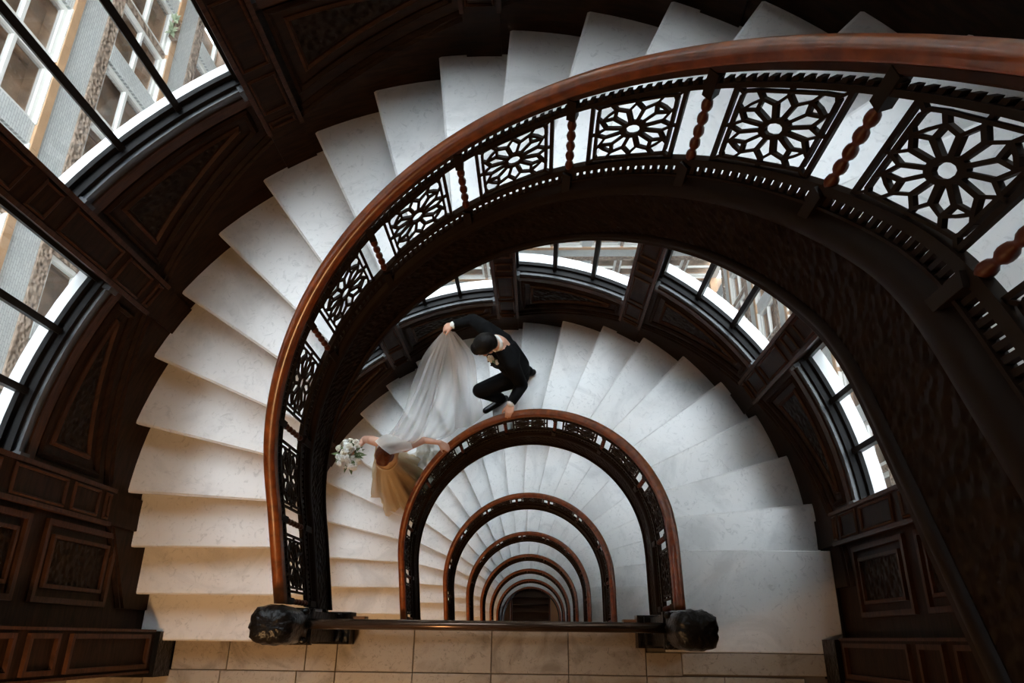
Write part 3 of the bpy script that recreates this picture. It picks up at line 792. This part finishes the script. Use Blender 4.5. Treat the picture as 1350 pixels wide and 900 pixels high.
# groom
GF = Vector((-0.85, -0.53, 0)).normalized()
gr = empty('person', (0.02, 2.2, -10 * RISE), 0, 'person in a black suit bending forward, one hand on the handrail, lifting the white veil', 'person')
gp = Vector((0.02, 2.2, -10 * RISE))
def loc(p): return Vector(p) - gp
hip = loc((0.09, 2.22, -1.08)); chest = loc((0.0, 2.26, -0.80)); neck = loc((-0.045, 2.275, -0.61)); gh = loc((-0.155, 2.215, -0.51))
shL = loc((-0.155, 2.435, -0.68)); shR = loc((0.07, 2.095, -0.68))
elL = loc((-0.29, 2.585, -0.80)); wrL = loc((-0.475, 2.52, -0.765)); elR = loc((0.155, 1.985, -0.90)); wrR = loc((0.058, 1.80, -0.875))
hpR = loc((0.12, 2.15, -1.12)); knR = loc((-0.25, 2.055, -1.26)); anR = loc((-0.075, 2.10, -1.675))
hpL = loc((0.05, 2.30, -1.12)); knL = loc((-0.09, 2.36, -1.28)); anL = loc((0.20, 2.33, -1.50))
xh, fh, uh = frame3(GF + Vector((0, 0, -0.75)), (0, 0, 1))
b = MB()
head(b, gh, xh, fh, uh, 1.05)
chain(b, [gh - uh * 0.05 - fh * 0.02, neck], [0.052, 0.056]); chain(b, [neck, chest, hip], [0.075, 0.11, 0.11])
chain(b, [neck, shL, elL, wrL], [0.06, 0.045, 0.036, 0.026]); chain(b, [neck, shR, elR, wrR], [0.06, 0.045, 0.036, 0.026])
chain(b, [hip, hpR, knR, anR], [0.09, 0.075, 0.05, 0.036]); chain(b, [hip, hpL, knL, anL], [0.09, 0.075, 0.05, 0.036])
hand(b, wrR, (-0.12, -0.98, -0.30), (0, -0.25, 1), 0.62, 1); hand(b, wrL, (-0.95, -0.12, -0.45), (-0.35, 0.2, 1), 0.75, -1)
gb = remesh('body', b, 'skin', gr, 0.0075, 3)
face_parts(gb, gh, xh, fh, uh)
b = MB()   # jacket
chain(b, [neck - Vector((0, 0, 0.07)), chest, hip + Vector((0, 0, 0.06)), hip - Vector((0.0, 0, 0.10))], [0.09, 0.145, 0.135, 0.14])
chain(b, [chest + Vector((-0.03, 0.06, 0.06)), shL], [0.12, 0.078]); chain(b, [chest + Vector((0.03, -0.06, 0.06)), shR], [0.12, 0.078])
chain(b, [shL, elL, elL.lerp(wrL, 0.88)], [0.076, 0.060, 0.044]); chain(b, [shR, elR, elR.lerp(wrR, 0.88)], [0.076, 0.060, 0.044])
chain(b, [shL + Vector((0, 0, 0.01)), neck - Vector((0, 0, 0.02)), shR + Vector((0, 0, 0.01))], [0.066, 0.066, 0.066])
remesh('suit_jacket', b, 'suit', gr, 0.010, 4)
b = MB()
chain(b, [hip, hpR, knR, anR + Vector((0, 0, 0.03))], [0.125, 0.105, 0.074, 0.058]); chain(b, [hip, hpL, knL, anL + Vector((0, 0, 0.03))], [0.125, 0.105, 0.074, 0.058])
remesh('suit_trousers', b, 'suit', gr, 0.010, 4)
for an, toe in ((anR, loc((-0.225, 2.0, -10 * RISE + 0.032))), (anL, loc((0.045, 2.27, -9 * RISE + 0.032)))):
    b = MB(); g = Vector((an.x, an.y, toe.z)); d = (toe - g).normalized(); hl = g - d * 0.055
    chain(b, [hl, hl.lerp(toe, 0.45), toe], [0.036, 0.038, 0.034]); chain(b, [g + Vector((0, 0, 0.05)), g], [0.042, 0.040])
    so = b
    remesh('shoe', b, 'shoe', gr, 0.007, 3)
b = MB()
E = lambda p, a, c2, d: b.ellipsoid(gh + xh * p[0] + fh * p[1] + uh * p[2], xh * a, fh * c2, uh * d)
E((0, -0.022, 0.045), 0.092, 0.108, 0.092); E((0, -0.06, 0.0), 0.084, 0.064, 0.080); E((0, 0.055, 0.085), 0.06, 0.042, 0.034)
for q in (-1, 1): E((q * 0.066, 0.0, 0.02), 0.016, 0.04, 0.05)
remesh('hair', b, 'hairdark', gr, 0.008, 2)
nd = (gh - neck).normalized()
MB().tube([neck + nd * 0.03 + (xh * math.cos(a) + xh.cross(nd) * math.sin(a)) * 0.063 for a in [2 * PI * k / 20 for k in range(21)]], 0.016, 8).build('shirt_collar', 'shirt', gr, True)
for e, w in ((elL, wrL), (elR, wrR)):
    d = (w - e); MB().capsule(e + d * 0.84, e + d * 0.955, 0.039, 0.037, 14).build('shirt_cuff', 'shirt', gr, True)
def bloom(mb, c, r, n, rng):
    # cupped rose: layered petals as small tilted discs
    c = Vector(c); n = Vector(n).normalized(); a = n.orthogonal().normalized(); q = n.cross(a)
    for ring, (cnt, rr, tilt, up) in enumerate(((5, 0.62, 1.0, 0.0), (4, 0.38, 0.65, 0.22), (3, 0.18, 0.3, 0.38))):
        for k in range(cnt):
            t = 2 * PI * k / cnt + ring * 0.6 + rng.random() * 0.3
            d = a * math.cos(t) + q * math.sin(t); ax = n.cross(d)
            pd = d * math.sin(tilt) + n * math.cos(tilt); pn = pd.cross(ax)
            mb.ellipsoid(c + d * r * rr * 0.8 + n * r * up, pd * r * 0.52, ax * r * 0.50, pn * r * 0.12, 8, 5)
    mb.ellipsoid(c, a * r * 0.4, q * r * 0.4, n * r * 0.4, 8, 5)
def leafmesh(mb, p, d, L, w, up):
    p = Vector(p); d = Vector(d).normalized(); t = d.cross(Vector(up)).normalized(); n = t.cross(d)
    vs_ = []
    for u, ww, hh in ((0, 0.1, 0), (0.3, 0.8, 0.04), (0.6, 1.0, 0.03), (1.0, 0.05, -0.10)):
        c = p + d * L * u + n * L * hh
        vs_ += [c - t * w * ww + n * w * 0.3 * ww, c, c + t * w * ww + n * w * 0.3 * ww]
    fs = []
    for k in range(3):
        for j in range(2): fs.append((k * 3 + j, k * 3 + j + 1, k * 3 + j + 4, k * 3 + j + 3))
    mb.add(vs_, fs)
rng = random.Random(3)
bq = loc((-0.115, 2.165, -0.70)); bn = GF * 0.7 + Vector((0.15, -0.25, 0.9))
bo = MB(); bloom(bo, bq, 0.040, bn, rng); bt = bo.build('boutonniere', 'petal', gr, True)
m = MB(); bloom(m, bq + Vector((0.055, -0.03, -0.01)), 0.028, bn, rng); m.build('small_bloom', 'petalw', bt, True)
m = MB(); leafmesh(m, bq, (0.6, -0.7, 0.1), 0.07, 0.014, (0, 0, 1)); leafmesh(m, bq, (0.9, -0.2, 0.1), 0.06, 0.012, (0, 0, 1)); m.build('leaf', 'leaf', bt)
# lapels
for q in (-1, 1):
    a = neck + GF * 0.06 + xh * q * 0.06 + Vector((0, 0, -0.05)); c = chest + GF * 0.155 + xh * q * 0.02 + Vector((0, 0, -0.06)); e = chest + GF * 0.13 + xh * q * 0.09 + Vector((0, 0, 0.04))
    o2 = GF * 0.012
    MB().add([a, c, e, a + o2, c + o2, e + o2], [(0, 1, 2), (5, 4, 3), (0, 3, 4, 1), (1, 4, 5, 2), (2, 5, 3, 0)]).build('lapel', 'suit', gr)

# bride
BF = Vector((-0.21, -0.98, 0)).normalized()
bp0 = Vector((-1.20, 1.50, -15 * RISE))
br = empty('person', bp0, 0, 'person in a gold tulle gown and long white veil walking down, holding a bouquet', 'person')
lb = lambda p: Vector(p) - bp0
hip = lb((-1.175, 1.48, -1.74)); waist = lb((-1.16, 1.46, -1.58)); chest = lb((-1.115, 1.51, -1.39)); neck = lb((-1.09, 1.515, -1.245)); bh = lb((-1.08, 1.40, -1.115))
shL = lb((-1.255, 1.575, -1.29)); shR = lb((-0.935, 1.505, -1.29)); elL = lb((-1.37, 1.64, -1.50)); wrL = lb((-1.435, 1.53, -1.44)); elR = lb((-0.79, 1.62, -1.455)); wrR = lb((-0.635, 1.59, -1.435))
xb, fb, ub = frame3(BF + Vector((0, 0, -0.85)), (0, 0, 1))
b = MB()
head(b, bh, xb, fb, ub, 0.93)
chain(b, [bh - ub * 0.05 - fb * 0.02, neck], [0.042, 0.045]); chain(b, [neck, chest, waist, hip], [0.06, 0.098, 0.095, 0.12])
chain(b, [neck - Vector((0, 0, 0.02)), shL, elL, wrL], [0.045, 0.044, 0.034, 0.022]); chain(b, [neck - Vector((0, 0, 0.02)), shR, elR, wrR], [0.045, 0.044, 0.034, 0.022])
for q in (-1, 1):
    hp = hip + xb * 0.07 * q
    fz = -15 * RISE if q > 0 else -15 * RISE
    an = lb((-1.235 + 0.08 * q, 1.50 - 0.03 * q, fz + 0.09)); kn = hp.lerp(an, 0.5) + BF * 0.03
    chain(b, [hp, kn, an, an + BF * 0.13 - Vector((0, 0, 0.06))], [0.08, 0.052, 0.034, 0.026])
hand(b, wrR, (0.80, -0.45, -0.35), (0.2, -0.1, 1), 0.45, 1, 0.9); hand(b, wrL, (-0.35, -0.75, 0.15), (-0.8, 0.4, 0.3), 0.8, 1, 0.9)
bb = remesh('body', b, 'skin', br, 0.0075, 3)
face_parts(bb, bh, xb, fb, ub)
b = MB()
E = lambda p, a, c2, d: b.ellipsoid(bh + xb * p[0] + fb * p[1] + ub * p[2], xb * a, fb * c2, ub * d)
E((0, -0.016, 0.042), 0.080, 0.098, 0.080); E((0, -0.06, -0.02), 0.075, 0.055, 0.075); E((0, -0.085, -0.02), 0.050, 0.045, 0.045); E((0, 0.05, 0.068), 0.058, 0.036, 0.036)
for q in (-1, 1): E((q * 0.064, 0.015, 0.0), 0.016, 0.042, 0.062)
remesh('hair', b, 'hairred', br, 0.008, 2)
b = MB()
chain(b, [chest + Vector((0, 0, 0.03)), waist], [0.118, 0.100])
for q in (-1, 1): b.ellipsoid(chest + xb * q * 0.055 + BF * 0.07, xb * 0.062, BF * 0.058, Vector((0, 0, 0.06)))
remesh('bodice', b, 'gown', br, 0.010, 4)
def ground(x, y):
    t = math.atan2(y - Y0, x); i = (t - TH0) / DTH
    return -max(0, math.ceil(i)) * RISE
rings = []
nr, ns = 18, 72
hemc = Vector((-1.23, 1.475, 0))
for j in range(nr):
    u = j / (nr - 1); ring = []
    for k in range(ns):
        a = 2 * PI * k / ns
        fold = 1 + (0.20 * math.sin(9 * a + 1.5 * math.sin(2 * a)) + 0.09 * math.sin(19 * a + 2 + u)) * u ** 0.5
        dirv = Vector((math.cos(a), math.sin(a), 0))
        rr = 0.102 + (0.225 + 0.02 * max(0, dirv.dot(BF)) - 0.02) * (u ** 0.75) * fold
        c = Vector((-1.16, 1.46, 0)).lerp(hemc, u)
        p = c + dirv * rr
        hz = min(ground(p.x, p.y), ground(p.x - 0.05, p.y - 0.05), -14.5 * RISE) + 0.012
        z0 = -1.57 + (hz + 1.57) * u
        p.z = max(z0, ground(p.x, p.y) + 0.012)
        ring.append(p - bp0)
    rings.append(ring)
MB().loft(rings, True, False).build('skirt', 'gown', br, True)
und = [[Vector(((p.x - (0.04 + (-0.10) * (j / (nr - 1)))) * 0.80 + 0.04 - 0.10 * (j / (nr - 1)), p.y * 0.80 - 0.05 * (j / (nr - 1)) * 0.2, p.z + 0.02)) for p in rg] for j, rg in enumerate(rings[:-2])]
MB().loft(und, True, False).build('underskirt', 'lining', br, True)
MB().tube([waist + (xb * math.cos(a) * 0.110 + xb.cross(Vector((0, 0, 1))) * math.sin(a) * 0.104) for a in [2 * PI * k / 24 for k in range(25)]], 0.011, 8).build('waist_sash', 'gown', br, True)
def cr(P, u):   # Catmull-Rom through a list of points
    n = len(P) - 1; x = min(u * n, n - 1e-6); k = int(x); t = x - k
    p0 = P[max(k - 1, 0)]; p1 = P[k]; p2 = P[k + 1]; p3 = P[min(k + 2, n)]
    return 0.5 * ((2 * p1) + (p2 - p0) * t + (2 * p0 - 5 * p1 + 4 * p2 - p3) * t * t + (3 * p1 - p0 - 3 * p2 + p3) * t ** 3)
def sheet(curves, name, mat, nu=60, nv=48, amp=0.045, freq=30, seed=0, parent=None, base=None):
    C = [[Vector(p) for p in c] for c in curves]; vs_ = []; fs = []
    for i in range(nu + 1):
        u = i / nu; row = [cr(c, u) for c in C]
        for j in range(nv + 1):
            v = j / nv; p = cr(row, v)
            e = amp * (0.25 + 0.75 * math.sin(PI * min(1, max(0, u)))) 
            w = math.sin(v * freq + 2.2 * math.sin(u * 3 + seed)) * 0.6 + mnoise.noise(Vector((u * 4 + seed, v * 9, seed))) * 1.1
            p = p + Vector((0.35, -0.25, 1.0)) * w * e
            p.z = max(p.z, ground(p.x, p.y) + 0.015)
            vs_.append(p - base)
    for i in range(nu):
        for j in range(nv): a = i * (nv + 1) + j; fs.append((a, a + 1, a + nv + 2, a + nv + 1))
    return obj(name, mesh_of(name, vs_, fs, mat, True), parent)
ve = sheet([[(-1.15, 1.45, -1.06), (-0.982, 1.77, -1.2), (-0.885, 2.145, -1.2), (-0.766, 2.358, -1.05), (-0.548, 2.492, -0.79)],
       [(-1.07, 1.40, -1.00), (-0.904, 1.716, -1.4), (-0.783, 2.171, -1.5), (-0.644, 2.417, -1.2), (-0.535, 2.492, -0.79)],
       [(-1.01, 1.43, -1.03), (-0.785, 1.722, -1.7), (-0.625, 2.109, -1.8), (-0.506, 2.377, -1.3), (-0.505, 2.478, -0.79)],
       [(-0.97, 1.50, -1.12), (-0.637, 1.76, -1.9), (-0.465, 2.033, -1.95), (-0.428, 2.313, -1.45), (-0.485, 2.475, -0.81)]], 'veil', 'veil', parent=br, base=bp0)
sheet([[(-0.53, 2.475, -0.8), (-0.516, 2.32, -1.15), (-0.542, 2.125, -1.6), (-0.557, 1.878, -1.98)],
       [(-0.50, 2.472, -0.8), (-0.416, 2.343, -1.15), (-0.414, 2.165, -1.6), (-0.38, 1.905, -1.93)],
       [(-0.46, 2.475, -0.82), (-0.325, 2.393, -1.2), (-0.29, 2.19, -1.55), (-0.25, 2.02, -1.93)]], 'veil_train', 'veil', 44, 34, 0.03, 17, 4, ve, bp0)
sheet([[(-1.12, 1.43, -1.04), (-1.0, 1.66, -1.16), (-0.86, 2.05, -1.24), (-0.72, 2.34, -1.08), (-0.545, 2.49, -0.79)],
       [(-1.04, 1.41, -1.03), (-0.90, 1.60, -1.20), (-0.80, 2.02, -1.36), (-0.66, 2.36, -1.14), (-0.53, 2.49, -0.79)],
       [(-0.96, 1.47, -1.17), (-0.80, 1.62, -1.36), (-0.72, 2.0, -1.52), (-0.60, 2.36, -1.2), (-0.515, 2.485, -0.79)]], 'veil_layer', 'veil', 60, 40, 0.035, 21, 9, ve, bp0)
sheet([[(-1.15, 1.48, -0.97), (-1.09, 1.57, -1.07), (-0.99, 1.63, -1.26)], [(-1.075, 1.41, -0.935), (-1.00, 1.48, -1.01), (-0.89, 1.56, -1.22)],
       [(-1.01, 1.37, -1.00), (-0.94, 1.42, -1.12), (-0.86, 1.49, -1.28)]], 'veil_gather', 'gather', 26, 22, 0.008, 15, 2, ve, bp0)
# crumpled satin train resting on the steps behind the skirt
vs_ = []; fs = []; na, nb = 36, 24
for i in range(na + 1):
    for j in range(nb + 1):
        ii_ = 12.7 + 2.0 * i / na; r = 1.20 + 0.36 * j / nb
        t = TH0 + ii_ * DTH; edge = min(1, 6 * min(i / na, 1 - i / na, j / nb, 1 - j / nb))
        r += 0.03 * mnoise.noise(Vector((i * 0.3, j * 0.3, 1)))
        x, y = r * math.cos(t), Y0 + r * math.sin(t)
        hz = -(ii_ + 0.5) * RISE if False else max(ground(x, y), -(ii_ + 0.25) * RISE)
        z = hz + 0.015 + edge * (0.07 + 0.05 * mnoise.noise(Vector((i * 0.35, j * 0.5, 4))) + 0.03 * math.sin(j * 1.1 + i * 0.4))
        vs_.append(Vector((x, y, z)) - bp0)
for i in range(na):
    for j in range(nb): a = i * (nb + 1) + j; fs.append((a, a + 1, a + nb + 2, a + nb + 1))
obj('satin_train', mesh_of('satin_train', vs_, fs, 'satin', True), br)

# bouquet
bc = Vector((-1.475, 1.445, -1.40))
bu = empty('bridal_bouquet', bc, 0, 'bouquet of white and cream flowers held in front of the gold gown', 'bouquet')
rng = random.Random(11)
axis = Vector((-0.25, -0.45, 0.85)).normalized()
for k in range(44):
    while True:
        d = Vector((rng.uniform(-1, 1), rng.uniform(-1, 1), rng.uniform(-0.5, 1)))
        if 0.2 < d.length < 1: break
    p = Vector((d.x * 0.125, d.y * 0.155, d.z * 0.09 + 0.02)); m = MB(); bloom(m, p, rng.uniform(0.026, 0.042), (d.normalized() + axis * 0.8), rng)
    m.build('flower', 'petalw' if k % 3 else 'petal', bu, True)
for k in range(18):
    a = rng.uniform(0, 2 * PI); d = Vector((math.cos(a), math.sin(a), rng.uniform(-0.2, 0.7))); m = MB()
    leafmesh(m, d * 0.05, d, rng.uniform(0.08, 0.13), 0.016, (0.1, 0.2, 1)); m.build('leaf', 'leaf', bu)
for k in range(5):
    m = MB(); d = Vector((rng.uniform(-0.2, 0.3), rng.uniform(-0.2, 0.6), 1.0)); q = d * 0.14
    m.tube([(0, 0, 0), q], 0.002, 5); m.build('sprig', 'leaf', bu); m2 = MB(); bloom(m2, q, 0.016, d, rng); m2.build('flower', 'petalw', bu, True)
m = MB()
for k in range(7):
    a = k * 0.9; m.tube([(0.02 * math.cos(a), 0.02 * math.sin(a), 0), (0.05 + 0.012 * math.cos(a + .5), 0.05 + 0.012 * math.sin(a + .5), -0.14)], 0.004, 6)
m.build('stems', 'leaf', bu)

# ------------------------------------------------------------------ court facades
ROWH = 3.85; PER = 3.95
WFR = MB()
def winframe():
    mb = MB(); w, h_ = 1.6, 2.2
    for b in ((0, 0.12, 0, h_), (w - 0.12, w, 0, h_), (0.12, w - 0.12, 0, 0.12), (0.12, w - 0.12, h_ - 0.12, h_), (0.12, w - 0.12, 1.06, 1.16)):
        mb.box(b[0], b[1], 0.02, 0.16, b[2], b[3])
    mb.box(-0.02, w + 0.02, -0.10, 0.04, -0.07, 0.01)
    return mb.mesh('window', 'wframe')
WF = winframe()
WP = MB().box(0.12, 1.48, 0.09, 0.10, 0.12, 2.08).mesh('pane', 'farglass')
WB = MB().box(-0.05, 1.65, 0.6, 0.65, -0.1, 2.3).mesh('room_wall', 'room')
PIER = MB().box(0, 0.55, -0.06, 0.3, 0, 2.2).mesh('pier', 'brick')
MUL = MB().box(0, 0.2, -0.02, 0.3, 0, 2.2).mesh('ornate_mullion', 'ornament')
BLK = MB().box(0.004, 0.986, -0.12, 0.3, -0.27, -0.02, 0.01).mesh('sill_block', 'orange')
def facade(name, loc, rot, U0, U1, off, rows, label):
    f = empty(name, loc, rot, label, 'building')
    for r in rows:  # topmost rows are out of view, added to cut sky light in the court
        zt = -7.45 - ROWH * r     # sill top of this row
        MB().box(U0, U1, 0.0, 0.3, zt - 1.25, zt - 0.27).build('spandrel', 'brick', f)
        MB().box(U0, U1, -0.05, 0.3, zt - 1.65, zt - 1.25).build('ornament_band', 'ornament', f)
        u = U0
        while u < U1 - 0.5:
            obj('sill_block', BLK, f, (u, 0, zt)); u += 0.99
        MB().box(U0, U1, 0.17, 0.95, zt - 0.15, zt - 0.05).build('room_floor', 'roomfloor', f)
        MB().box(U0, U1, 0.9, 0.95, zt - 0.1, zt + 2.4).build('room_back', 'room', f)
        n0 = math.floor((U0 - off) / PER); n = n0
        while off + n * PER < U1:
            u = off + n * PER
            if u >= U0: obj('pier', PIER, f, (u, 0, zt - 0.02))
            for j, uu in enumerate((u + 0.55, u + 2.35)):
                if uu >= U0 and uu + 1.6 <= U1 + 0.2:
                    w = obj('window', WF, f, (uu, 0, zt)); obj('pane', WP, w); obj('room_wall', WB, w)
            if u + 2.15 >= U0 and u + 2.35 <= U1: obj('ornate_mullion', MUL, f, (u + 2.15, 0, zt - 0.02))
            n += 1
    return f
facade('court_facade', (-11, 0, 0), PI / 2, -0.1, 20.45, 9.85, range(-6, 8), 'white brick court facade with orange sill bands across from the topmost windows')
facade('court_facade', (11, 0, 0), -PI / 2, -20.45, 0.1, -15.0, range(-6, 8), 'white brick court facade seen through the windows beside the right landing')
facade('court_facade', (0, 20.5, 0), 0, -11, 11, -9.0, range(-6, 8), 'white brick court facade facing the middle of the curved stair bay')
pl = empty('window_planter', (-10.86, 17.0, -11.28), 0, 'small planter with pale green foliage on a far window sill of the court facade', 'planter')
MB().box(-0.02, 0.16, -0.35, 0.35, 0.0, 0.2, 0.01).build('box', 'ornament', pl)
rng = random.Random(5)
for k in range(22):
    d = Vector((rng.uniform(-0.3, 1), rng.uniform(-1, 1), rng.uniform(0.2, 1))); m = MB()
    leafmesh(m, (0.07, rng.uniform(-0.28, 0.28), 0.2), d, rng.uniform(0.18, 0.32), 0.06, (0.3, 0.1, 1)); m.build('leaf', 'paleleaf', pl)
o = MB().box(-12, 12, -0.4, 24, -36.3, -36.05).build('ground', 'ground'); tag(o, 'pale paved floor of the light court far below', 'ground', None, 'structure')
